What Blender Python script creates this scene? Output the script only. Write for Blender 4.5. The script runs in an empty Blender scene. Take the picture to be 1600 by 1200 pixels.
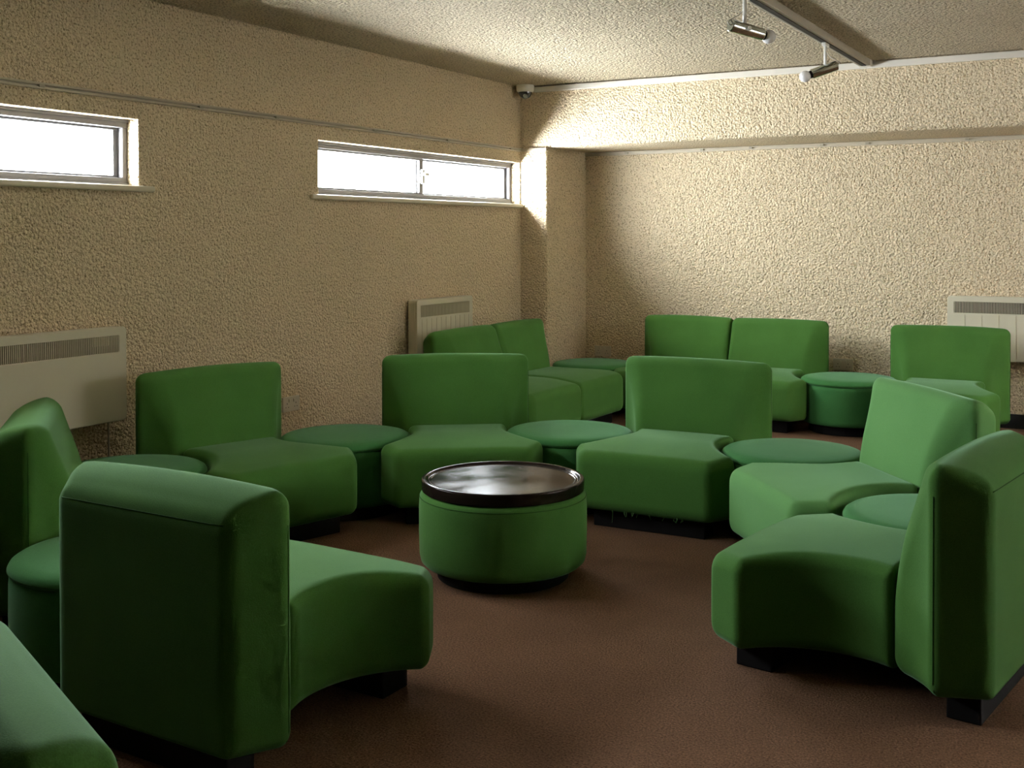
import bpy, bmesh, math, random
import numpy as np
from mathutils import Vector, Matrix

sc = bpy.context.scene
COL = sc.collection
PI = math.pi

# ------------------------------------------------------------------ camera, sky, exposure
F_PX, YAW, PITCH, ROLL, CY = 1767.0, 0.5137, 0.0130, 0.0017, 391.3
cam_d = bpy.data.cameras.new('camera')
cam = bpy.data.objects.new('camera', cam_d)
COL.objects.link(cam)
cam_d.sensor_fit = 'HORIZONTAL'
cam_d.sensor_width = 36.0
cam_d.lens = F_PX * 36.0 / 1600.0
cam_d.shift_x = 0.0
cam_d.shift_y = -(600.0 - CY) / 1600.0
cam_d.clip_start = 0.05
cam_d.clip_end = 100
cam.matrix_world = (Matrix.Translation((0, 0, 1.35)) @ Matrix.Rotation(YAW, 4, 'Z')
                    @ Matrix.Rotation(PI / 2 - PITCH, 4, 'X') @ Matrix.Rotation(-ROLL, 4, 'Z'))
sc.camera = cam

world = bpy.data.worlds.new('world')
sc.world = world
world.use_nodes = True
bg = world.node_tree.nodes['Background']
bg.inputs['Color'].default_value = (0.94, 0.96, 1.0, 1)      # even white overcast
bg.inputs['Strength'].default_value = 134.0

sc.view_settings.view_transform = 'Standard'
sc.view_settings.look = 'None'
sc.view_settings.gamma = 1.0
sc.view_settings.use_curve_mapping = False
sc.view_settings.exposure = 0.0
sc.cycles.use_denoising = True
sc.cycles.max_bounces = 8
sc.cycles.diffuse_bounces = 6
sc.cycles.transparent_max_bounces = 12
sc.cycles.sample_clamp_indirect = 6.0
sc.cycles.use_adaptive_sampling = True
sc.cycles.adaptive_threshold = 0.03
sc.cycles.adaptive_min_samples = 16
sc.cycles.caustics_reflective = False
sc.cycles.caustics_refractive = False

# ------------------------------------------------------------------ room measures (metres)
XL, XR = -4.367, 3.4            # left and right wall faces
YB, YBEAM, YF = 8.58, 7.878, -0.9  # YF: unseen wall set close behind the camera to cut fill
H = 2.53                        # ceiling
ZB = 2.045                      # underside of the bulkhead
XP = -4.13                      # right face of the corner pilaster
WT = 0.25                       # thickness of the window walls
WZ0, WZ1 = 1.60, 1.93           # window opening
LEFT_WINDOWS = [(1.70, 3.975), (5.366, 7.867)]
FILL_WINDOWS = [(4.5, 7.7)]  # added out of view to brighten the left wall
RZ0, RZ1 = 1.25, 2.36           # larger frosted opening added in the right wall as fill

def portal(x, y0, y1, nx, z0=WZ0, z1=WZ1):
    d = bpy.data.lights.new('window_portal', 'AREA')
    d.shape = 'RECTANGLE'
    d.size = y1 - y0
    d.size_y = z1 - z0
    d.cycles.is_portal = True
    o = bpy.data.objects.new('window_portal', d)
    COL.objects.link(o)
    o.matrix_world = Matrix.Translation((x, (y0 + y1) / 2, (z0 + z1) / 2)) @ Matrix(
        ((0, 0, -nx, 0), (nx, 0, 0, 0), (0, -1, 0, 0), (0, 0, 0, 1)))
    # local -Z looks into the room
for (a, b) in LEFT_WINDOWS:
    portal(XL - WT - 0.01, a, b, 1)
for (a, b) in FILL_WINDOWS:
    portal(XR + WT + 0.01, a, b, -1, RZ0, RZ1)

# ------------------------------------------------------------------ materials
def new_mat(name):
    m = bpy.data.materials.new(name)
    m.use_nodes = True
    nt = m.node_tree
    b = nt.nodes['Principled BSDF']
    return m, nt, b

def N(nt, t, **kw):
    n = nt.nodes.new(t)
    for k, v in kw.items():
        if k in n.inputs.keys():
            n.inputs[k].default_value = v
        else:
            setattr(n, k, v)
    return n

def coords(nt):
    return N(nt, 'ShaderNodeTexCoord').outputs['Object']

def mix_col(nt, fac, a, b):
    n = nt.nodes.new('ShaderNodeMix')
    n.data_type = 'RGBA'
    nt.links.new(fac, n.inputs['Factor'])
    n.inputs['A'].default_value = (*a, 1)
    n.inputs['B'].default_value = (*b, 1)
    return n.outputs['Result']

def ramp(nt, src, p0, p1):
    r = nt.nodes.new('ShaderNodeMapRange')
    nt.links.new(src, r.inputs['Value'])
    r.inputs['From Min'].default_value = p0
    r.inputs['From Max'].default_value = p1
    return r.outputs['Result']

def plaster(name, base, speck, scale, depth, strength=1.0):
    m, nt, b = new_mat(name)
    co = coords(nt)
    n1 = N(nt, 'ShaderNodeTexNoise', Scale=scale, Detail=2.5, Roughness=0.6, Distortion=0.6)
    nt.links.new(co, n1.inputs['Vector'])
    n2 = N(nt, 'ShaderNodeTexVoronoi', Scale=scale * 0.85)
    n2.feature = 'SMOOTH_F1'
    n2.inputs['Smoothness'].default_value = 0.35
    nt.links.new(co, n2.inputs['Vector'])
    ad = N(nt, 'ShaderNodeMath', operation='SUBTRACT')
    nt.links.new(n1.outputs['Fac'], ad.inputs[0])
    ml = N(nt, 'ShaderNodeMath', operation='MULTIPLY')
    nt.links.new(n2.outputs['Distance'], ml.inputs[0])
    ml.inputs[1].default_value = 0.55
    nt.links.new(ml.outputs[0], ad.inputs[1])
    bp = N(nt, 'ShaderNodeBump', Strength=strength, Distance=depth)
    nt.links.new(ad.outputs[0], bp.inputs['Height'])
    nt.links.new(bp.outputs['Normal'], b.inputs['Normal'])
    # dark grit in the aggregate, independent of the relief
    n3 = N(nt, 'ShaderNodeTexNoise', Scale=scale * 1.25, Detail=2.0, Roughness=0.65)
    mp = N(nt, 'ShaderNodeMapping')
    mp.inputs['Location'].default_value = (3.1, 7.7, 1.3)
    nt.links.new(co, mp.inputs['Vector'])
    nt.links.new(mp.outputs[0], n3.inputs['Vector'])
    f = ramp(nt, n3.outputs['Fac'], 0.565, 0.615)
    c = mix_col(nt, f, base, speck)
    n4 = N(nt, 'ShaderNodeTexNoise', Scale=1.3, Detail=2.0)
    nt.links.new(co, n4.inputs['Vector'])
    hs = N(nt, 'ShaderNodeHueSaturation')
    nt.links.new(c, hs.inputs['Color'])
    v = N(nt, 'ShaderNodeMapRange')
    v.inputs['To Min'].default_value = 0.95
    v.inputs['To Max'].default_value = 1.05
    nt.links.new(n4.outputs['Fac'], v.inputs['Value'])
    nt.links.new(v.outputs[0], hs.inputs['Value'])
    nt.links.new(hs.outputs[0], b.inputs['Base Color'])
    b.inputs['Roughness'].default_value = 0.9
    b.inputs['Specular IOR Level'].default_value = 0.15
    return m

def fabric(name, c0, c1, sheen=0.35, weave=330.0):
    m, nt, b = new_mat(name)
    co = coords(nt)
    n1 = N(nt, 'ShaderNodeTexNoise', Scale=weave, Detail=2.0, Roughness=0.7)
    nt.links.new(co, n1.inputs['Vector'])
    n2 = N(nt, 'ShaderNodeTexNoise', Scale=7.0, Detail=3.0)
    nt.links.new(co, n2.inputs['Vector'])
    ad = N(nt, 'ShaderNodeMath', operation='ADD')
    nt.links.new(ramp(nt, n1.outputs['Fac'], 0.25, 0.75), ad.inputs[0])
    nt.links.new(ramp(nt, n2.outputs['Fac'], -0.1, 1.1), ad.inputs[1])
    hf = N(nt, 'ShaderNodeMath', operation='MULTIPLY')
    nt.links.new(ad.outputs[0], hf.inputs[0])
    hf.inputs[1].default_value = 0.5
    nt.links.new(mix_col(nt, hf.outputs[0], c0, c1), b.inputs['Base Color'])
    b.inputs['Roughness'].default_value = 0.95
    b.inputs['Specular IOR Level'].default_value = 0.08
    b.inputs['Sheen Weight'].default_value = sheen
    b.inputs['Sheen Roughness'].default_value = 0.35
    b.inputs['Sheen Tint'].default_value = (0.60, 1.0, 0.70, 1)
    bp = N(nt, 'ShaderNodeBump', Strength=0.35, Distance=0.0015)
    nt.links.new(n1.outputs['Fac'], bp.inputs['Height'])
    nt.links.new(bp.outputs['Normal'], b.inputs['Normal'])
    return m

def plain(name, col, rough=0.5, spec=0.4, metal=0.0, noise=0.06, scale=40.0, coat=0.0):
    m, nt, b = new_mat(name)
    co = coords(nt)
    n1 = N(nt, 'ShaderNodeTexNoise', Scale=scale, Detail=3.0)
    nt.links.new(co, n1.inputs['Vector'])
    lo = tuple(c * (1 - noise) for c in col)
    hi = tuple(min(1, c * (1 + noise)) for c in col)
    nt.links.new(mix_col(nt, n1.outputs['Fac'], lo, hi), b.inputs['Base Color'])
    b.inputs['Roughness'].default_value = rough
    b.inputs['Specular IOR Level'].default_value = spec
    b.inputs['Metallic'].default_value = metal
    b.inputs['Coat Weight'].default_value = coat
    b.inputs['Coat Roughness'].default_value = 0.12
    return m

M = {}
M['wall'] = plaster('plaster_wall', (0.83, 0.69, 0.48), (0.42, 0.32, 0.185), 72.0, 0.026)
M['ceiling'] = plaster('plaster_ceiling', (0.78, 0.66, 0.465), (0.20, 0.155, 0.085), 66.0, 0.075)
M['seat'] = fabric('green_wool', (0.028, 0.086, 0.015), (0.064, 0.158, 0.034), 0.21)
M['seat_pale_lit'] = fabric('pale_lit_green_wool', (0.066, 0.170, 0.048), (0.100, 0.230, 0.074), 0.22)  # lit look of one chair put into a paler green
M['pouf'] = fabric('green_wool_stool', (0.021, 0.090, 0.024), (0.048, 0.160, 0.048), 0.19)
M['dark_wall'] = plain('dark_unseen_wall', (0.055, 0.035, 0.022), 0.6, 0.3)  # dark tone chosen to keep bounce light off the chair backs
M['seam'] = plain('seam_thread', (0.018, 0.060, 0.012), 0.9, 0.1)
M['black'] = plain('black_plinth', (0.007, 0.006, 0.006), 0.85, 0.12)
M['cream_metal'] = plain('cream_enamel', (0.60, 0.56, 0.43), 0.38, 0.4, noise=0.03, scale=8)
M['grille_dark'] = plain('grille_shadow_box', (0.022, 0.019, 0.014), 0.7, 0.2)
M['sill'] = plain('cream_gloss_paint', (0.66, 0.60, 0.46), 0.35, 0.4, noise=0.03)
M['frame'] = plain('bronze_aluminium', (0.17, 0.165, 0.17), 0.45, 0.4)
M['rail'] = plain('painted_rail', (0.46, 0.40, 0.30), 0.45, 0.4)
M['trim'] = plain('white_conduit', (0.72, 0.68, 0.60), 0.45, 0.4, noise=0.02)
M['white'] = plain('white_plastic', (0.74, 0.72, 0.66), 0.35, 0.45, noise=0.02)
M['socket'] = plain('ivory_plastic', (0.62, 0.56, 0.45), 0.4, 0.4, noise=0.03)
M['hole'] = plain('socket_hole', (0.02, 0.018, 0.015), 0.8, 0.1)
M['chrome'] = plain('chrome', (0.62, 0.66, 0.63), 0.16, 0.5, metal=1.0, noise=0.1)
M['bulb'] = plain('opal_bulb', (0.86, 0.84, 0.84), 0.25, 0.5, noise=0.01)
M['dome'] = plain('smoked_dome', (0.03, 0.035, 0.04), 0.08, 0.6, noise=0.02)
M['track'] = plain('track_metal', (0.33, 0.30, 0.23), 0.5, 0.4)
M['cord'] = plain('white_cord', (0.66, 0.60, 0.50), 0.5, 0.3)
M['steel'] = plain('latch_steel', (0.70, 0.70, 0.70), 0.3, 0.5, metal=0.8)

def carpet_mat():
    m, nt, b = new_mat('brown_carpet')
    co = coords(nt)
    n1 = N(nt, 'ShaderNodeTexNoise', Scale=150.0, Detail=3.0, Roughness=0.75)
    nt.links.new(co, n1.inputs['Vector'])
    n2 = N(nt, 'ShaderNodeTexNoise', Scale=2.2, Detail=4.0, Roughness=0.6)
    nt.links.new(co, n2.inputs['Vector'])
    f = ramp(nt, n1.outputs['Fac'], 0.3, 0.72)
    c = mix_col(nt, f, (0.050, 0.028, 0.016), (0.245, 0.136, 0.080))
    hs = N(nt, 'ShaderNodeHueSaturation')
    nt.links.new(c, hs.inputs['Color'])
    v = N(nt, 'ShaderNodeMapRange')
    v.inputs['From Min'].default_value = 0.3
    v.inputs['From Max'].default_value = 0.7
    v.inputs['To Min'].default_value = 0.85
    v.inputs['To Max'].default_value = 1.15
    nt.links.new(n2.outputs['Fac'], v.inputs['Value'])
    nt.links.new(v.outputs[0], hs.inputs['Value'])
    # one faded yellowish spill mark on the floor
    gd = N(nt, 'ShaderNodeVectorMath', operation='DISTANCE')
    nt.links.new(co, gd.inputs[0])
    gd.inputs[1].default_value = (-1.46, 2.30, 0.0)
    nz = N(nt, 'ShaderNodeTexNoise', Scale=18.0, Detail=2.0)
    nt.links.new(co, nz.inputs['Vector'])
    am = N(nt, 'ShaderNodeMath', operation='MULTIPLY_ADD')
    nt.links.new(nz.outputs['Fac'], am.inputs[0])
    am.inputs[1].default_value = 0.09
    nt.links.new(gd.outputs['Value'], am.inputs[2])
    sp = N(nt, 'ShaderNodeMapRange')
    nt.links.new(am.outputs[0], sp.inputs['Value'])
    sp.inputs['From Min'].default_value = 0.045
    sp.inputs['From Max'].default_value = 0.10
    sp.inputs['To Min'].default_value = 0.5
    sp.inputs['To Max'].default_value = 0.0
    mx = nt.nodes.new('ShaderNodeMix')
    mx.data_type = 'RGBA'
    nt.links.new(sp.outputs[0], mx.inputs['Factor'])
    nt.links.new(hs.outputs[0], mx.inputs['A'])
    mx.inputs['B'].default_value = (0.22, 0.15, 0.05, 1)
    nt.links.new(mx.outputs['Result'], b.inputs['Base Color'])
    b.inputs['Roughness'].default_value = 1.0
    b.inputs['Specular IOR Level'].default_value = 0.05
    bp = N(nt, 'ShaderNodeBump', Strength=0.9, Distance=0.006)
    nt.links.new(n1.outputs['Fac'], bp.inputs['Height'])
    nt.links.new(bp.outputs['Normal'], b.inputs['Normal'])
    return m
M['carpet'] = carpet_mat()

def lacquer_mat():
    m, nt, b = new_mat('black_lacquer')
    co = coords(nt)
    n1 = N(nt, 'ShaderNodeTexNoise', Scale=5.0, Detail=4.0, Roughness=0.55, Distortion=0.4)
    nt.links.new(co, n1.inputs['Vector'])
    nt.links.new(mix_col(nt, n1.outputs['Fac'], (0.005, 0.004, 0.003), (0.018, 0.011, 0.008)), b.inputs['Base Color'])
    r = N(nt, 'ShaderNodeMapRange')
    nt.links.new(n1.outputs['Fac'], r.inputs['Value'])
    r.inputs['From Min'].default_value = 0.35
    r.inputs['From Max'].default_value = 0.68
    r.inputs['To Min'].default_value = 0.10
    r.inputs['To Max'].default_value = 0.26
    nt.links.new(r.outputs[0], b.inputs['Roughness'])
    b.inputs['IOR'].default_value = 1.14
    b.inputs['Specular IOR Level'].default_value = 0.5
    return m
M['lacquer'] = lacquer_mat()

def pane_mat():
    m = bpy.data.materials.new('window_glass')
    m.use_nodes = True
    nt = m.node_tree
    nt.nodes.clear()
    out = nt.nodes.new('ShaderNodeOutputMaterial')
    tr = nt.nodes.new('ShaderNodeBsdfTransparent')
    tr.inputs['Color'].default_value = (0.93, 0.95, 0.95, 1)
    gl = nt.nodes.new('ShaderNodeBsdfGlossy')
    gl.inputs['Roughness'].default_value = 0.02
    lw = nt.nodes.new('ShaderNodeLayerWeight')       # symmetric for both faces of the pane
    lw.inputs['Blend'].default_value = 0.5
    pw = N(nt, 'ShaderNodeMath', operation='POWER')
    nt.links.new(lw.outputs['Facing'], pw.inputs[0])
    pw.inputs[1].default_value = 5.0
    fr = N(nt, 'ShaderNodeMath', operation='MULTIPLY_ADD')
    nt.links.new(pw.outputs[0], fr.inputs[0])
    fr.inputs[1].default_value = 0.9
    fr.inputs[2].default_value = 0.04
    mx = nt.nodes.new('ShaderNodeMixShader')
    nt.links.new(fr.outputs[0], mx.inputs[0])
    nt.links.new(tr.outputs[0], mx.inputs[1])
    nt.links.new(gl.outputs[0], mx.inputs[2])
    nt.links.new(mx.outputs[0], out.inputs['Surface'])
    return m
M['pane'] = pane_mat()

def fill_glass_mat():  # pane of the added right window, spreads its fill light softly
    m = bpy.data.materials.new('frosted_fill_glass')
    m.use_nodes = True
    nt = m.node_tree
    nt.nodes.clear()
    out = nt.nodes.new('ShaderNodeOutputMaterial')
    tl = nt.nodes.new('ShaderNodeBsdfTranslucent')
    tl.inputs['Color'].default_value = (0.74, 0.73, 0.70, 1)
    df = nt.nodes.new('ShaderNodeBsdfDiffuse')
    df.inputs['Color'].default_value = (0.20, 0.20, 0.19, 1)
    ad = nt.nodes.new('ShaderNodeAddShader')
    nt.links.new(tl.outputs[0], ad.inputs[0])
    nt.links.new(df.outputs[0], ad.inputs[1])
    nt.links.new(ad.outputs[0], out.inputs['Surface'])
    return m
M['frosted'] = fill_glass_mat()

# ------------------------------------------------------------------ mesh helpers
def mesh_obj(name, verts, faces, mat, parent=None, smooth=False, bevel=0.0, segs=2):
    me = bpy.data.meshes.new(name)
    me.from_pydata([tuple(v) for v in verts], [], [tuple(f) for f in faces])
    me.materials.append(M[mat])
    if smooth:
        me.polygons.foreach_set('use_smooth', [True] * len(me.polygons))
    me.update()
    o = bpy.data.objects.new(name, me)
    COL.objects.link(o)
    if parent is not None:
        o.parent = parent
    if bevel:
        md = o.modifiers.new('bevel', 'BEVEL')
        md.width = bevel
        md.segments = segs
        md.limit_method = 'ANGLE'
        md.angle_limit = math.radians(40)
    return o

class MB:
    def __init__(self):
        self.v, self.f = [], []
    def box(self, x0, x1, y0, y1, z0, z1):
        b = len(self.v)
        for z in (z0, z1):
            self.v += [(x0, y0, z), (x1, y0, z), (x1, y1, z), (x0, y1, z)]
        self.f += [[b + i for i in q] for q in
                   ((3, 2, 1, 0), (4, 5, 6, 7), (0, 1, 5, 4), (1, 2, 6, 5), (2, 3, 7, 6), (3, 0, 4, 7))]
        return self
    def tube(self, pts, r, n=8, cap=True):
        pts = [Vector(p) for p in pts]
        b = len(self.v)
        up = None
        for i, p in enumerate(pts):
            d = (pts[min(i + 1, len(pts) - 1)] - pts[max(i - 1, 0)]).normalized()
            if up is None:
                up = d.orthogonal().normalized()
            else:
                up = (up - d * up.dot(d)).normalized()
            s = d.cross(up)
            rr = r[i] if isinstance(r, (list, tuple)) else r
            for k in range(n):
                a = 2 * PI * k / n
                self.v.append(p + (up * math.cos(a) + s * math.sin(a)) * rr)
        for i in range(len(pts) - 1):
            for k in range(n):
                k2 = (k + 1) % n
                self.f.append([b + i * n + k, b + i * n + k2, b + (i + 1) * n + k2, b + (i + 1) * n + k])
        if cap:
            self.f.append([b + k for k in range(n)][::-1])
            e = b + (len(pts) - 1) * n
            self.f.append([e + k for k in range(n)])
        return self
    def lathe(self, prof, n=64):
        """prof: (r, z) from bottom to top, first and last may have r = 0"""
        b = len(self.v)
        rings = []
        for (r, z) in prof:
            if r < 1e-6:
                self.v.append((0, 0, z)); rings.append([len(self.v) - 1])
            else:
                s = len(self.v)
                for k in range(n):
                    a = 2 * PI * k / n
                    self.v.append((r * math.cos(a), r * math.sin(a), z))
                rings.append(list(range(s, s + n)))
        for A, B in zip(rings, rings[1:]):
            for k in range(n):
                k2 = (k + 1) % n
                if len(A) == 1 and len(B) == 1:
                    continue
                if len(A) == 1:
                    self.f.append([A[0], B[k2], B[k]][::-1])
                elif len(B) == 1:
                    self.f.append([A[k], A[k2], B[0]])
                else:
                    self.f.append([A[k], A[k2], B[k2], B[k]])
        return self
    def prism(self, poly, axis, a0, a1):
        """poly: 2-D outline, extruded along axis ('x','y','z') from a0 to a1"""
        b = len(self.v); n = len(poly)
        for a in (a0, a1):
            for (p, q) in poly:
                self.v.append({'x': (a, p, q), 'y': (p, a, q), 'z': (p, q, a)}[axis])
        self.f.append([b + i for i in range(n)][::-1])
        self.f.append([b + n + i for i in range(n)])
        for i in range(n):
            j = (i + 1) % n
            self.f.append([b + i, b + j, b + n + j, b + n + i])
        return self
    def build(self, name, mat, parent=None, smooth=False, bevel=0.0, segs=2):
        o = mesh_obj(name, self.v, self.f, mat, parent, smooth, bevel, segs)
        bm = bmesh.new(); bm.from_mesh(o.data)
        bmesh.ops.recalc_face_normals(bm, faces=bm.faces)
        bm.to_mesh(o.data); bm.free()
        return o

def auto_smooth(o, deg=35):
    me = o.data
    me.polygons.foreach_set('use_smooth', [True] * len(me.polygons))
    try:
        me.set_sharp_from_angle(angle=math.radians(deg))
    except Exception:
        pass
    return o

def empty(name, loc, rz=0.0):
    o = bpy.data.objects.new(name, None)
    COL.objects.link(o)
    o.location = loc
    o.rotation_euler = (0, 0, rz)
    o.empty_display_size = 0.1
    return o

def tag(o, label=None, cat=None, group=None, kind=None):
    if label: o['label'] = label
    if cat: o['category'] = cat
    if group: o['group'] = group
    if kind: o['kind'] = kind
    return o

def struct(o, label, cat):
    return tag(o, label, cat, kind='structure')

def rounded_rect(x0, x1, y0, y1, r, n=5):
    pts = []
    for cx, cy, a0 in ((x1 - r, y1 - r, 0), (x0 + r, y1 - r, 90), (x0 + r, y0 + r, 180), (x1 - r, y0 + r, 270)):
        for i in range(n + 1):
            a = math.radians(a0 + 90 * i / n)
            pts.append((cx + r * math.cos(a), cy + r * math.sin(a)))
    return pts

# ------------------------------------------------------------------ room shell
struct(MB().box(XL - WT, XR + WT, YF - 0.2, YB + 0.2, -0.12, 0.0).build('floor', 'carpet'),
       'brown carpeted floor with a short looped pile', 'floor')
struct(MB().box(XL - WT, XR + WT, YF - 0.2, YB + 0.2, H, H + 0.15).build('ceiling', 'ceiling'),
       'rough cream plastered ceiling above the whole room', 'ceiling')

def window_wall(x0, x1, wins, WZ0=WZ0, WZ1=WZ1):
    mb = MB()
    mb.box(x0, x1, YF - 0.2, YB + 0.2, -0.01, WZ0 - 0.03)
    mb.box(x0, x1, YF - 0.2, YB + 0.2, WZ1, H + 0.01)
    ys = [YF - 0.2] + [v for w in wins for v in w] + [YB + 0.2]
    for a, b in zip(ys[0::2], ys[1::2]):
        mb.box(x0, x1, a, b, WZ0 - 0.03, WZ1)
    return mb
struct(window_wall(XL - WT, XL, LEFT_WINDOWS).build('wall_left', 'wall'),
       'rough cream plaster wall with two long high windows', 'wall')
struct(window_wall(XR, XR + WT, FILL_WINDOWS, RZ0, RZ1).build('wall_right', 'wall'),
       'rough cream plaster wall on the right, outside the picture', 'wall')
struct(MB().box(XL - WT, XR + WT, YB, YB + 0.2, -0.01, H + 0.01).build('wall_back', 'wall'),
       'rough cream plaster wall behind the far seats', 'wall')
struct(MB().box(XL - WT, XR + WT, YF - 0.2, YF, -0.01, H + 0.01).build('wall_front', 'dark_wall'),
       'unseen wall behind the viewer, made dark to cut fill light', 'wall')

# bulkhead across the back with a soft lower edge, and the pilaster that carries it in the corner
prof = [(YB + 0.01, H + 0.01), (YB + 0.01, ZB)]
for i in range(7):
    a = PI / 2 * i / 6
    prof.append((YBEAM + 0.035 - 0.035 * math.sin(a), ZB + 0.035 - 0.035 * math.cos(a)))
prof.append((YBEAM, H + 0.01))
o = auto_smooth(MB().prism(prof, 'x', XL - 0.01, XR + 0.01).build('wall_bulkhead', 'wall'), 40)
struct(o, 'deep plaster bulkhead running under the ceiling along the back wall', 'bulkhead')
prof = [(XL - 0.01, YBEAM), (XL - 0.01, YB + 0.01), (XP, YB + 0.01)]
for i in range(5):
    a = PI / 2 * i / 4
    prof.append((XP - 0.015 + 0.015 * math.cos(a), YBEAM + 0.015 - 0.015 * math.sin(a)))
o = auto_smooth(MB().prism(prof, 'z', -0.01, ZB + 0.003).build('wall_pilaster', 'wall'), 40)
struct(o, 'plaster pilaster in the far left corner under the bulkhead', 'pilaster')

struct(MB().box(XP, XR, YB - 0.018, YB, 0, 0.10).build('baseboard_back', 'black', bevel=0.004),
       'low black skirting board along the back wall', 'skirting board')
struct(MB().box(XL, XL + 0.018, YF, YBEAM, 0, 0.10).build('baseboard_left', 'black', bevel=0.004),
       'low black skirting board along the window wall', 'skirting board')

# white conduit along the top of the bulkhead
o = MB().box(XL + 0.13, XR, YBEAM - 0.028, YBEAM + 0.002, H - 0.052, H - 0.008).build('trim_1', 'trim', bevel=0.004)
struct(o, 'white plastic conduit along the top of the bulkhead', 'conduit')

# picture rails: a flat rail with a bead, cut into lengths by small clips
ZR = 2.03
def rail_left(name, y0, y1, clips):
    root = empty(name, (XL, y0, ZR))
    MB().box(-0.003, 0.006, 0, y1 - y0, -0.014, 0.014).build('rail', 'track', root, bevel=0.002)
    MB().box(-0.003, 0.022, 0, y1 - y0, 0.004, 0.014).build('bead', 'rail', root, bevel=0.003)
    MB().box(-0.003, 0.018, 0, y1 - y0, -0.014, -0.004).build('bead', 'rail', root, bevel=0.003)
    for y in clips:
        MB().box(0.0, 0.025, y - y0 - 0.014, y - y0 + 0.014, -0.008, 0.006).build('clip', 'track', root, bevel=0.002)
    return root
struct(rail_left('trim_2', YF, YBEAM, [1.6, 2.6, 3.4, 4.383, 4.978, 5.914, 6.788, 7.70]),
       'thin painted picture rail along the window wall', 'picture rail')
root = empty('trim_3', (XL, YBEAM, ZR))
MB().box(0, XP - XL, -0.010, 0.003, -0.012, 0.012).build('rail', 'rail', root, bevel=0.003)
struct(root, 'short piece of picture rail across the corner pilaster', 'picture rail')
root = empty('trim_4', (XP, YB, ZR))
MB().box(0, XR - XP, -0.010, 0.003, -0.017, 0.014).build('rail', 'rail', root, bevel=0.003)
MB().box(0, XR - XP, -0.020, 0.003, 0.004, 0.012).build('bead', 'rail', root, bevel=0.003)
for x in (-3.75, -3.099, -2.703, -2.153, -1.82, -1.129, -0.5):
    MB().box(x - XP - 0.014, x - XP + 0.014, -0.025, 0, -0.008, 0.006).build('clip', 'track', root, bevel=0.002)
struct(root, 'thin painted picture rail under the bulkhead on the back wall', 'picture rail')

# ------------------------------------------------------------------ windows
def window(name, xw, sgn, y0, y1, label, WZ0=WZ0, WZ1=WZ1, glass='pane'):
    """xw: wall face, sgn: +1 when the room lies towards +X"""
    L = y1 - y0
    root = empty(name, (xw, y0, WZ0))
    def bx(a, b, c, d, e, f, mb=None):
        x0, x1 = sorted((sgn * a, sgn * b))
        return (mb or MB()).box(x0, x1, c, d, e, f)
    h = WZ1 - WZ0
    xf, xb = -0.078, -0.135        # frame front and back, measured from the wall face
    fr = MB()
    bx(xf, xb, 0, L, 0, 0.040, fr); bx(xf, xb, 0, L, h - 0.040, h, fr)
    bx(xf, xb, 0, 0.030, 0.04, h - 0.04, fr); bx(xf, xb, L - 0.030, L, 0.04, h - 0.04, fr)
    bx(xf + 0.012, xf, 0, L, 0.0, 0.014, fr); bx(xf + 0.012, xf, 0, L, h - 0.014, h, fr)
    fr.build('frame', 'frame', root, bevel=0.003)
    mid = L * 0.487
    for (a, b, xo) in ((0.028, mid + 0.045, -0.088), (mid - 0.012, L - 0.028, -0.112)):
        s = MB()
        bx(xo, xo - 0.020, a, b, 0.036, 0.052, s); bx(xo, xo - 0.020, a, b, h - 0.052, h - 0.036, s)
        bx(xo, xo - 0.020, a, a + (0.03 if a < 0.1 else 0.05), 0.052, h - 0.052, s); bx(xo, xo - 0.020, b - (0.05 if b < L * 0.7 else 0.03), b, 0.052, h - 0.052, s)
        so = s.build('sash', 'frame', root, bevel=0.002)
        bx(xo - 0.008, xo - 0.013, a + 0.02, b - 0.02, 0.045, h - 0.045).build('pane', glass, so)
    lt = MB()
    bx(-0.066, -0.088, mid + 0.004, mid + 0.036, h / 2 - 0.05, h / 2 + 0.05, lt)
    bx(-0.045, -0.068, mid + 0.008, mid + 0.060, h / 2 + 0.006, h / 2 + 0.026, lt)
    lt.build('latch', 'steel', root, bevel=0.003)
    sl = MB()
    bx(0.0, -0.20, 0.0, L, -0.030, 0.0, sl)
    bx(0.030, 0.0, -0.085, L + (0.085 if y1 < 7.5 else 0.008), -0.030, 0.0, sl)
    sl.build('sill', 'sill', root, bevel=0.010, segs=3)
    struct(root, label, 'window')
    return root
window('window_1', XL, 1, *LEFT_WINDOWS[0], 'long high sliding window cut off by the left edge of the picture')
window('window_2', XL, 1, *LEFT_WINDOWS[1], 'long high sliding window with a centre latch, beside the corner pilaster')
for i, w in enumerate(FILL_WINDOWS):
    window('window_%d' % (i + 3), XR, -1, *w, 'large frosted window added in the right wall for soft fill, outside the picture', RZ0, RZ1, 'frosted')

# ------------------------------------------------------------------ upholstery by signed distance
R_BITE, C_BITE, UH, WT_, WF = 0.336, 0.570, 0.437, 0.395, 0.310

def rmax(a, b, r):
    a2, b2 = a + r, b + r
    return np.minimum(np.maximum(a2, b2), 0) + np.sqrt(np.maximum(a2, 0) ** 2 + np.maximum(b2, 0) ** 2) - r

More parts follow.
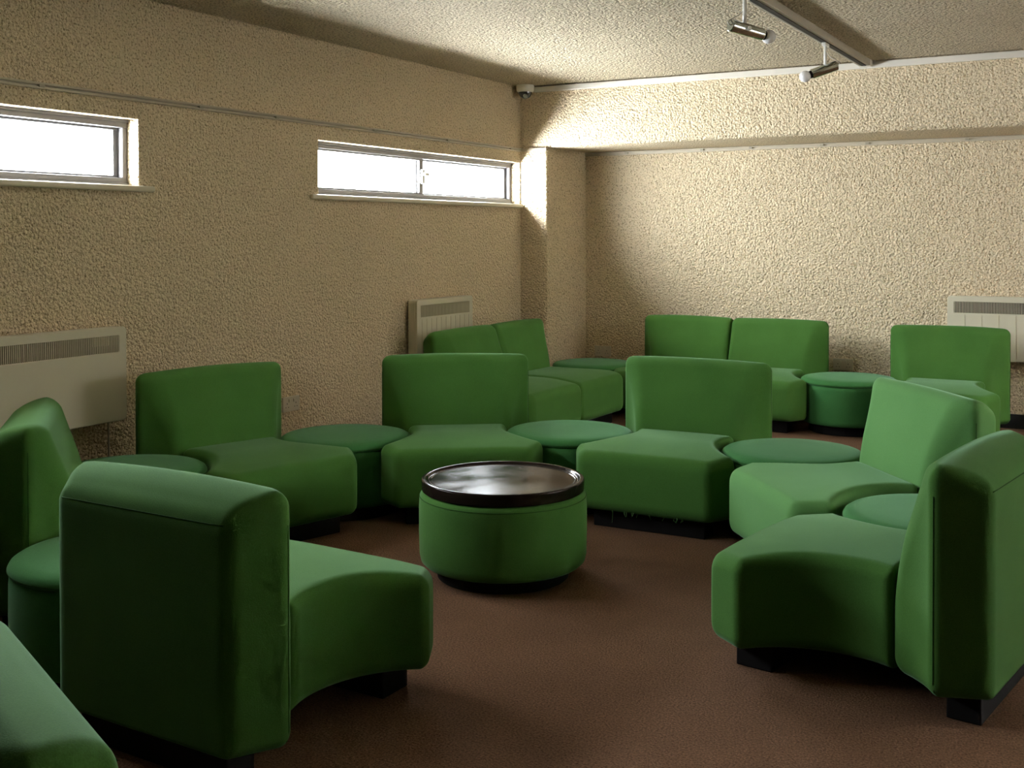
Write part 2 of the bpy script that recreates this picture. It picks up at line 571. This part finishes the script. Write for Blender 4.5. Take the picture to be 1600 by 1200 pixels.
def d_plan(u, w, left, right, rr=0.028):
    """left / right: 'bite' or a straight half width"""
    d = np.abs(u) - UH
    cn = math.hypot(0.150, 0.085)
    nu, nw = 0.085 / cn, 0.150 / cn
    for s, kind in ((1, left), (-1, right)):
        ws = s * w
        if kind == 'bite':
            ch = (np.abs(u) - 0.287) * nu * 1.0 + (ws - WT_) * nw
            # chamfer runs from the tip to the front / rear corner
            ch = np.where(True, (np.abs(u) - UH) * nw * 0 + ch, ch)
            d = rmax(d, ch, rr)
            d = rmax(d, R_BITE - np.sqrt(u * u + (ws - C_BITE) ** 2), rr)
        else:
            d = rmax(d, ws - kind, 0.022)
    return d

def wav(seed, amp):
    r = random.Random(seed)
    ks = [(r.uniform(3, 11), r.uniform(-8, 8), r.uniform(0, 6.28), r.uniform(0.4, 1)) for _ in range(5)]
    def f(a, b):
        return amp * sum(c * np.sin(kx * a + ky * b + p) for kx, ky, p, c in ks) / 2.5
    return f

Z0, ZS, ZT = 0.085, 0.382, 0.735
def sdf_back(left, right, seed, amp):
    n = wav(seed, amp)
    sl = np.array([0.32, 0.115]); sl = sl / np.linalg.norm(sl)
    def f(u, w, z):
        nn = n(w * 1.0, z * 1.0)
        p = np.maximum(-UH - u + nn * 0.5, Z0 - z)
        front = rmax(u + 0.130, (u + 0.130) * sl[0] + (z - ZS) * sl[1] + nn - 0.008 * np.cos(w * 3.6), 0.05)
        p = rmax(p, front, 0.045)
        top = z - ZT - nn * 0.6 + 0.010 * (w / 0.35) ** 2
        p = rmax(p, top, 0.045)
        hip = (-(u + UH) * 0.55 + (z - 0.662) * 0.835)          # slope from the rear seam up to the ridge
        p = rmax(p, hip - nn * 0.5, 0.03)
        return rmax(d_plan(u, w, left, right), p, 0.042)
    return f
def sdf_seat(left, right, seed, amp):
    n = wav(seed + 50, amp)
    def f(u, w, z):
        nn = n(u, w)
        p = rmax(-0.138 - u, Z0 - z, 0.012)
        crown = ZS + 0.006 + nn - 0.32 * np.maximum(u - 0.10, 0) ** 2 - 0.10 * np.maximum(np.abs(w) - 0.15, 0) ** 2 * 2 - 0.25 * np.minimum(u + 0.02, 0) ** 2
        p = rmax(p, (z - crown), 0.02)
        pl = d_plan(u, w, left, right) + nn * 0.4
        pf = u - UH - 0.6 * n(w, z) - 0.006 * np.cos((z - 0.22) * 8)
        p = rmax(p, pf, 0.055)
        return rmax(pl, p, 0.040)
    return f

def surface_nets(f, lo, hi, h):
    ax = [np.arange(l - 2 * h, u + 3 * h, h) for l, u in zip(lo, hi)]
    G = np.meshgrid(*ax, indexing='ij')
    V = f(*G)
    nx, ny, nz = V.shape
    c = (nx - 1, ny - 1, nz - 1)
    acc = np.zeros(c + (3,)); cnt = np.zeros(c)
    def sub(dx, dy, dz):
        return V[dx:dx + c[0], dy:dy + c[1], dz:dz + c[2]]
    corners = [(i, j, k) for i in (0, 1) for j in (0, 1) for k in (0, 1)]
    for a in corners:
        for axis in range(3):
            if a[axis] == 0:
                b = list(a); b[axis] = 1
                va, vb = sub(*a), sub(*b)
                m = (va < 0) != (vb < 0)
                t = np.where(m, va / np.where(m, va - vb, 1), 0)
                for q in range(3):
                    acc[..., q] += np.where(m, a[q] + (t if q == axis else 0), 0)
                cnt += m
    act = cnt > 0
    idx = -np.ones(c, int)
    idx[act] = np.arange(act.sum())
    ijk = np.argwhere(act)
    P = np.array([ax[q][0] for q in range(3)]) + (ijk + acc[act] / cnt[act][:, None]) * h
    for _ in range(2):                      # pull onto the surface
        e = 1e-3
        d = f(P[:, 0], P[:, 1], P[:, 2])
        g = np.stack([f(P[:, 0] + e * (q == 0), P[:, 1] + e * (q == 1), P[:, 2] + e * (q == 2)) - d
                      for q in range(3)], 1) / e
        gl = np.maximum((g * g).sum(1), 0.2)
        P -= np.clip(d / gl, -h * .6, h * .6)[:, None] * g
    faces = []
    ins = V < 0
    for axis in range(3):
        a, b = [q for q in range(3) if q != axis]
        s0 = [slice(1, -1)] * 3; s1 = [slice(1, -1)] * 3
        s0[axis] = slice(0, -1); s1[axis] = slice(1, None)
        A, B = ins[tuple(s0)], ins[tuple(s1)]
        for sign in (0, 1):
            loc = np.argwhere((A & ~B) if sign == 0 else (~A & B))
            if not len(loc):
                continue
            loc[:, a] += 1; loc[:, b] += 1
            def cell(da, db):
                l = loc.copy(); l[:, a] += da; l[:, b] += db
                return idx[l[:, 0], l[:, 1], l[:, 2]]
            q = np.stack([cell(-1, -1), cell(0, -1), cell(0, 0), cell(-1, 0)], 1)
            flip = (sign == 1) != (axis == 1)
            faces.append(q[:, ::-1] if flip else q)
    return P, np.concatenate(faces)

def fast_mesh(name, P, Q, mat, parent):
    me = bpy.data.meshes.new(name)
    me.vertices.add(len(P)); me.vertices.foreach_set('co', P.astype(np.float32).ravel())
    me.loops.add(Q.size); me.loops.foreach_set('vertex_index', Q.astype(np.int32).ravel())
    me.polygons.add(len(Q))
    me.polygons.foreach_set('loop_start', np.arange(0, Q.size, 4, dtype=np.int32))
    me.polygons.foreach_set('use_smooth', np.ones(len(Q), bool))
    me.update(calc_edges=True); me.validate()
    me.materials.append(M[mat])
    o = bpy.data.objects.new(name, me)
    COL.objects.link(o); o.parent = parent
    return o

def on_surface(f, pts, lift=0.0004):
    P = np.array(pts, float)
    for _ in range(12):
        e = 1e-3
        d = f(P[:, 0], P[:, 1], P[:, 2]) - lift
        g = np.stack([f(P[:, 0] + e * (q == 0), P[:, 1] + e * (q == 1), P[:, 2] + e * (q == 2)) - lift - d
                      for q in range(3)], 1) / e
        P -= 0.8 * (d / np.maximum((g * g).sum(1), 0.2))[:, None] * g
    return P

def bite_w(u):
    return C_BITE - math.sqrt(max(0, R_BITE ** 2 - u * u))

def chair(c, ang, label, group=None, left='bite', right='bite', seed=0, amp=0.003, samp=None, h=0.0105, seams=True, mat='seat', fray=None):
    """local +X is the way the sitter faces, +Y the sitter's left"""
    root = empty('lounge_chair', (c[0], c[1], 0), ang)
    wl = (WT_ if left == 'bite' else left) + 0.03
    wr = (WT_ if right == 'bite' else right) + 0.03
    fb = sdf_back(left, right, seed, amp)
    fs = sdf_seat(left, right, seed, samp if samp is not None else amp)
    P, Q = surface_nets(fb, (-UH - .03, -wr, Z0 - .02), (-0.09, wl, ZT + .03), h)
    fast_mesh('backrest', P, Q, mat, root)
    P, Q = surface_nets(fs, (-0.15, -wr, Z0 - .02), (UH + .03, wl, ZS + .05), h)
    fast_mesh('seat', P, Q, mat, root)
    a, b = -(0.22 if right == 'bite' else right - 0.06), (0.22 if left == 'bite' else left - 0.06)
    MB().box(0.235, 0.355, a - 0.05, b + 0.05, 0, Z0 + 0.01).build('foot_bar', 'black', root, bevel=0.004)
    MB().box(-0.385, -0.290, a - 0.05, b + 0.05, 0, Z0 + 0.01).build('foot_bar', 'black', root, bevel=0.004)
    if fray:
        mb = MB(); rr = random.Random(seed)
        for i in range(14):
            w = rr.uniform(*fray); u = UH - rr.uniform(0.008, 0.03); l = rr.uniform(0.002, 0.012)
            if i == 3: l = 0.045
            mb.tube([(u, w, Z0 + 0.012), (u + rr.uniform(-.004, .006), w + rr.uniform(-.006, .006), Z0 + 0.004),
                     (u + rr.uniform(-.008, .008), w + rr.uniform(-.012, .012), Z0 - l)], 0.0011, 4)
        mb.build('frayed_edge', 'seat_pale_lit', root, smooth=True)['kind'] = 'stuff'
    if seams:
        mb = MB()
        for s, kind in ((1, left), (-1, right)):
            if kind != 'bite':
                continue
            mb.tube(on_surface(fb, [(-0.285, s * 0.40, z) for z in np.linspace(0.09, 0.64, 14)]), 0.0015, 5)
        wa = -(0.30 if right == 'bite' else right - 0.02); wb = (0.30 if left == 'bite' else left - 0.02)
        mb.tube(on_surface(fb, [(-UH, w, 0.660) for w in np.linspace(wa, wb, 14)]), 0.0016, 5)
        mb.build('seam', 'seam', root, smooth=True)
    return tag(root, label, 'chair', group)

def pouf(c, label, group, mat='pouf', r=0.322, top=0.377):
    root = empty('round_stool', (c[0], c[1], 0))
    MB().lathe([(0, 0.0), (0.262, 0.0), (0.265, 0.004), (0.265, 0.075), (0, 0.075)], 48).build('plinth', 'black', root, smooth=False)
    pr = [(0, 0.062), (r - 0.035, 0.062), (r - 0.016, 0.066), (r - 0.007, 0.076), (r - 0.005, 0.10),
          (r - 0.003, 0.20), (r - 0.004, 0.30), (r - 0.007, 0.327), (r - 0.012, 0.332), (0, 0.333)]
    MB().lathe(pr, 72).build('body', mat, root, smooth=True)
    z1 = 0.329
    pr = [(0, z1), (r - 0.014, z1), (r - 0.004, z1 + 0.003), (r, z1 + 0.010), (r, z1 + 0.018),
          (r - 0.006, z1 + 0.029), (r - 0.020, z1 + 0.038), (r - 0.05, z1 + 0.044), (r - 0.12, top - 0.003), (0.1, top), (0, top)]
    MB().lathe(pr, 72).build('cushion', mat, root, smooth=True)
    ring = [((r - 0.0005) * math.cos(a), (r - 0.0005) * math.sin(a), z1 + 0.013) for a in np.linspace(0, 2 * PI, 73)]
    MB().tube(ring, 0.0018, 5, cap=False).build('seam', 'seam', root, smooth=True)
    return tag(root, label, 'stool', group)

p12, p23, p34, p45 = (-3.47, 4.47), (-2.555, 5.12), (-1.42, 5.13), (-0.65, 4.21)
p01, pB0 = (-3.77, 3.37), (-2.81, 2.47)
def between(a, b, flip=1):
    c = ((a[0] + b[0]) / 2, (a[1] + b[1]) / 2)
    d = math.atan2(b[1] - a[1], b[0] - a[0]) - PI / 2
    return c, d
RING = 'green lounge chairs in the ring round the drum table'
chair(*between(p12, p23), 'green chair seen squarely from the front, behind the drum table', RING, seed=1)
chair(*between(p23, p34), 'green chair with frayed lower front edge, right behind the drum table', RING, seed=2, samp=0.004, fray=(-0.16, 0.20))
chair(*between(p01, p12), 'green chair standing between the left heater and the twin wall socket', RING, seed=3)
chair(*between(p34, p45), 'pale lit green chair facing left, behind the nearest right chair', RING, seed=4, samp=0.005, mat='seat_pale_lit')
chair((-0.737, 3.646), math.atan2(0.15, -0.99), 'large near green chair at the right edge, its side turned to the viewer', RING, seed=5, amp=0.003, samp=0.008, h=0.009)
chair(*between(pB0, p01), 'green chair cut by the left edge, in front of the left heater', RING, seed=6)
chair((-2.215, 2.44), math.atan2(1, 0.03), 'large near green chair seen from behind, with a bright top edge', RING, seed=7, amp=0.003, h=0.009)
chair((-1.632, 0.778), math.atan2(-0.91, -0.41), 'green chair of which only a pale top corner shows at the lower left', seed=8, h=0.0095)

STL = 'round green stools set between the ring chairs'
pouf(p12, 'round green stool in front of the twin wall socket', STL)
pouf(p23, 'round green stool between the two chairs behind the drum table', STL)
pouf(p34, 'round blue-green stool left of the pale lit chair', STL)
pouf(p45, 'round green stool tucked behind the nearest right chair', STL)
pouf(p01, 'round green stool below the left heater, mostly hidden by the nearest chair', STL)
pouf(pB0, 'round green stool at the left edge beside the nearest chair', STL)

# far row along the walls
Q1, Q2 = (-1.81, 7.94), (-3.745, 7.93)
FAR = 'green lounge chairs along the far walls'
HW = 0.335
def half(seam_c, ang, side, label, seed):
    """side +1: the unit on the sitter's left of the join"""
    l = (-math.sin(ang), math.cos(ang))
    k = HW
    c = (seam_c[0] + l[0] * k * side, seam_c[1] + l[1] * k * side)
    if side > 0:
        return chair(c, ang, label, FAR, left='bite', right=HW - 0.001, seed=seed)
    return chair(c, ang, label, FAR, left=HW - 0.001, right='bite', seed=seed)
half((-2.75, 7.98), -1.58, -1, 'green half unit with its back to the far wall, left one of the pair', 11)
half((-2.75, 7.98), -1.58, 1, 'green half unit with its back to the far wall, right one of the pair', 12)
ea = -0.03
es = (-3.745, 6.85)
half(es, ea, -1, 'green half unit in front of the middle heater, nearer one of the pair', 13)
half(es, ea, 1, 'green half unit beside the corner pilaster, farther one of the pair', 14)
chair((-1.19, 7.88), -PI / 2, 'green chair in front of the far right heater', FAR, seed=15)
FST = 'round green stools in the far row'
pouf(Q1, 'round green stool between the far pair and the far right chair', FST)
pouf(Q2, 'round green stool in the far corner by the pilaster', FST)

# ------------------------------------------------------------------ drum table with its tray
tx, ty = -2.2426, 3.898
root = empty('drum_table', (tx, ty, 0))
MB().lathe([(0, 0.0), (0.258, 0.0), (0.262, 0.004), (0.262, 0.07), (0, 0.07)], 64).build('plinth', 'black', root)
r = 0.334
MB().lathe([(0, 0.052), (r - 0.05, 0.052), (r - 0.022, 0.057), (r - 0.008, 0.070), (r - 0.002, 0.095), (r, 0.18), (r, 0.28),
            (r - 0.002, 0.318), (r - 0.006, 0.330), (r - 0.014, 0.338), (r - 0.03, 0.342), (0, 0.343)], 96).build('body', 'seat', root, smooth=True)
ring = [((r - 0.003) * math.cos(a), (r - 0.003) * math.sin(a), 0.322) for a in np.linspace(0, 2 * PI, 97)]
MB().tube(ring, 0.0016, 5, cap=False).build('seam', 'seam', root, smooth=True)
tag(root, 'low round drum table covered in green fabric at the middle of the ring', 'table')
root = empty('tray', (tx, ty, 0.343))
t = 0.3246
auto_smooth(MB().lathe([(0, 0.0), (t - 0.006, 0.0), (t - 0.002, 0.003), (t, 0.040), (t - 0.002, 0.0445), (t - 0.006, 0.0465), (t - 0.016, 0.0465),
            (t - 0.020, 0.045), (t - 0.024, 0.039), (t - 0.030, 0.037), (t - 0.034, 0.0385), (t - 0.036, 0.0385), (t - 0.040, 0.036)], 96)
            .build('rim', 'lacquer', root), 50)
auto_smooth(MB().lathe([(0, 0.020), (t - 0.038, 0.020), (t - 0.038, 0.0355), (t - 0.041, 0.037), (0, 0.037)], 96).build('disc', 'lacquer', root), 12)
tag(root, 'round black lacquered tray with a raised rim on the drum table', 'tray')

# ------------------------------------------------------------------ heaters
def heater(name, loc, rz, L, label, groove=0.11, cord=None):
    """local +X along the wall, +Y out of the wall, z from the casing's bottom"""
    root = empty(name, loc, rz)
    hh, d = 0.447, 0.075
    d0 = 0.028
    rim = rounded_rect(0, L, 0, hh, 0.022)
    g0, g1 = hh - 0.118, hh - 0.040
    gl0, gl1 = 0.045, L - 0.045
    # casing: outline with a slot, as four solid panels and side skins
    mb = MB()
    body = [(p, q) for p, q in rim]
    mb.prism(body, 'y', d0, d0 + d * 0.80)
    mb.build('casing', 'cream_metal', root, bevel=0.008, segs=3)
    y0, y1 = d0 + d * 0.80 - 0.002, d0 + d
    A, B = rounded_rect(0, L, 0, hh, 0.020), rounded_rect(gl0, gl1, g0, g1, 0.006)
    n = len(A); fp = MB()
    for yy in (y0, y1):
        for lp in (A, B):
            fp.v += [(p, yy, q) for p, q in lp]
    for k in range(n):
        m_ = (k + 1) % n
        fp.f += [[k, m_, n + m_, n + k], [2 * n + k, 2 * n + m_, 3 * n + m_, 3 * n + k],
                 [k, m_, 2 * n + m_, 2 * n + k], [n + k, n + m_, 3 * n + m_, 3 * n + k]]
    fp.build('front_panel', 'cream_metal', root, bevel=0.004)
    MB().box(gl0, gl1, y0, y0 + 0.004, g0, g1).build('grille_back', 'grille_dark', root)
    sl = MB()
    k = int((gl1 - gl0) / 0.0100)
    for i in range(k):
        x = gl0 + (i + 0.5) * (gl1 - gl0) / k
        sl.box(x - 0.0017, x + 0.0017, y0 + 0.006, y1 - 0.001, g0, g1)
    s = sl.build('grille_slats', 'cream_metal', root); s['kind'] = 'stuff'
    MB().box(gl0 + 0.055, gl0 + 0.16, y0 + 0.002, y1 - 0.006, g1 - 0.045, g1).build('control_box', 'cream_metal', root, bevel=0.002)
    if groove:
        x = gl0 + 0.01
        while x < L - 0.03:
            MB().box(x - 0.0022, x + 0.0022, y1 - 0.001, y1 + 0.0025, 0.02, g0 - 0.012).build('rib', 'cream_metal', root, bevel=0.001)
            x += groove
    for x in (0.12, L - 0.12):
        MB().box(x - 0.02, x + 0.02, 0, d0 + 0.002, 0.06, hh - 0.08).build('wall_bracket', 'cream_metal', root)
    if cord is not None:
        MB().tube([(cord, 0.05, 0.01), (cord, 0.05, -0.05), (cord - 0.003, 0.048, -0.12), (cord - 0.008, 0.042, -0.22), (cord - 0.014, 0.03, -0.34)],
                  0.005, 8).build('power_cord', 'cord', root, smooth=True)
    return tag(root, label, 'heater', 'wall mounted convector heaters')
# on the left wall: +Y out of the wall is +X of the room -> rotate by -90 degrees (local +X runs towards -Y)
heater('convector_heater', (XL, 3.802, 0.473), -PI / 2, 0.98, 'cream convector heater cut by the left edge of the picture', None, cord=0.065)
heater('convector_heater', (XL, 6.978, 0.473), -PI / 2, 0.713, 'cream convector heater between the socket and the corner pilaster', 0.06)
heater('convector_heater', (-1.248 + 1.05, YB, 0.473), PI, 1.05, 'cream ribbed convector heater cut by the right edge, behind a chair', 0.11)

# ------------------------------------------------------------------ wall sockets
def socket(loc, rz, label, gangs=2):
    root = empty('wall_socket', loc, rz)          # local +Y out of the wall, centre at origin
    w = 0.073 if gangs == 2 else 0.043
    pl = MB().prism(rounded_rect(-w, w, -0.043, 0.043, 0.005), 'y', -0.004, 0.012).build('plate', 'socket', root, bevel=0.0025)
    for g in ((-0.038, 0.038) if gangs == 2 else (0,)):
        s = 1 if g <= 0 else -1
        MB().box(g + s * 0.018 - 0.006, g + s * 0.018 + 0.006, 0.011, 0.017, 0.012, 0.030).build('switch', 'socket', root, bevel=0.0015)
        for (dx, dz, hx, hz) in ((0, 0.004, 0.002, 0.004), (-0.011, -0.017, 0.0032, 0.002), (0.011, -0.017, 0.0032, 0.002)):
            MB().box(g + dx - hx, g + dx + hx, 0.010, 0.0128, dz - hz, dz + hz).build('pin_hole', 'hole', root)
    return tag(root, label, 'socket', 'wall sockets')
socket((XL, 5.10, 0.372), -PI / 2, 'twin wall socket on the window wall above a round stool')
socket((-3.97, YB, 0.388), PI, 'twin wall socket in the far corner behind the stool')
socket((-1.995, YB, 0.383), PI, 'twin wall socket beside the far pair of seats')

# ------------------------------------------------------------------ security camera
root = empty('security_camera', (XL + 0.095, YBEAM - 0.090, H))
auto_smooth(MB().lathe([(0, -0.055), (0.058, -0.055), (0.066, -0.050), (0.070, -0.030), (0.070, 0.0), (0, 0.0)], 40).build('base', 'white', root), 50)
auto_smooth(MB().lathe([(0, -0.108)] + [(0.052 * math.sin(a), -0.056 - 0.052 * math.cos(a)) for a in np.linspace(0.15, PI / 2, 9)] + [(0, -0.050)], 40)
            .build('dome', 'dome', root), 60)
e = MB().lathe([(0, -0.012), (0.017, -0.012), (0.019, -0.008), (0.019, 0.0), (0.014, 0.004), (0, 0.004)], 24).build('lens', 'chrome', root)
e.location = (0.018, -0.030, -0.086); e.rotation_euler = (math.radians(-50), math.radians(-25), 0)
tag(root, 'small white dome security camera under the ceiling in the far corner', 'camera')

# ------------------------------------------------------------------ ceiling track with two spotlights
tX0, tX1, tYE = -1.715, -1.640, 7.80
root = empty('ceiling_track', (0, 0, H))
MB().box(tX0, tX1, 2.0, tYE, -0.042, 0).build('channel', 'track', root, bevel=0.003)
MB().box(tX0 + 0.022, tX1 - 0.022, 2.0, tYE - 0.02, -0.046, -0.040).build('slot', 'grille_dark', root)
MB().box(tX0 - 0.004, tX1 + 0.004, tYE - 0.005, tYE + 0.06, -0.046, 0).build('end_feed', 'trim', root, bevel=0.004)
MB().box(tX0 + 0.015, tX1 + 0.02, tYE + 0.05, YBEAM, -0.030, 0).build('conduit_link', 'trim', root, bevel=0.003)
tag(root, 'pale metal lighting track fixed along the ceiling', 'track')

def spotlight(Y, z, d, L, label, back=0.45):
    """d: direction the bulb points, (X, Y, z): the pivot"""
    X = (tX0 + tX1) / 2
    root = empty('spotlight', (X, Y, H - 0.042))
    d = Vector(d).normalized()
    pv = Vector((0, 0, z - (H - 0.042)))
    MB().box(-0.012, 0.012, -0.045, 0.045, -0.022, 0.004).build('adapter', 'white', root, bevel=0.003)
    MB().tube([(0, 0, -0.015), (0, 0, pv.z + 0.02)], 0.010, 12).build('stem', 'white', root, smooth=True)
    a = pv - d * L * back; b = pv + d * L * (1 - back)
    body = MB().tube([a, a + d * 0.004, b - d * 0.004, b], [0.026, 0.030, 0.030, 0.028], 28).build('housing', 'chrome', root)
    auto_smooth(body, 40)
    MB().tube([b - d * 0.01, b + d * 0.014], 0.0225, 24).build('lamp_holder', 'black', root, smooth=False)
    s = bmesh.new(); bmesh.ops.create_uvsphere(s, u_segments=28, v_segments=16, radius=0.034)
    me = bpy.data.meshes.new('bulb'); s.to_mesh(me); s.free(); me.materials.append(M['bulb'])
    me.polygons.foreach_set('use_smooth', [True] * len(me.polygons))
    o = bpy.data.objects.new('bulb', me); COL.objects.link(o); o.parent = root; o.location = b + d * 0.040
    side = d.cross(Vector((0, 0, 1))).normalized()
    k = MB().tube([pv + side * 0.026, pv + side * 0.040], 0.011, 14).build('knob', 'white', root)
    pts = []
    p0, p3 = Vector((0, 0.02, -0.02)), a
    p1, p2 = p0 + Vector((0, 0, -0.10)), a - d * 0.06 + Vector((0, 0, 0.02))
    for i in range(13):
        t = i / 12
        pts.append(p0 * (1 - t) ** 3 + p1 * 3 * t * (1 - t) ** 2 + p2 * 3 * t * t * (1 - t) + p3 * t ** 3)
    MB().tube(pts, 0.0032, 7).build('cable', 'cord', root, smooth=True)
    return tag(root, label, 'spotlight', 'spotlights on the ceiling track')
spotlight(5.22, 2.325, (0.55, 0.80, -0.16), 0.19, 'chrome spotlight with round bulb pointing right, nearer one on the track')
spotlight(6.75, 2.33, (-0.75, -0.45, -0.30), 0.16, 'chrome spotlight pointing down left, farther one on the track')
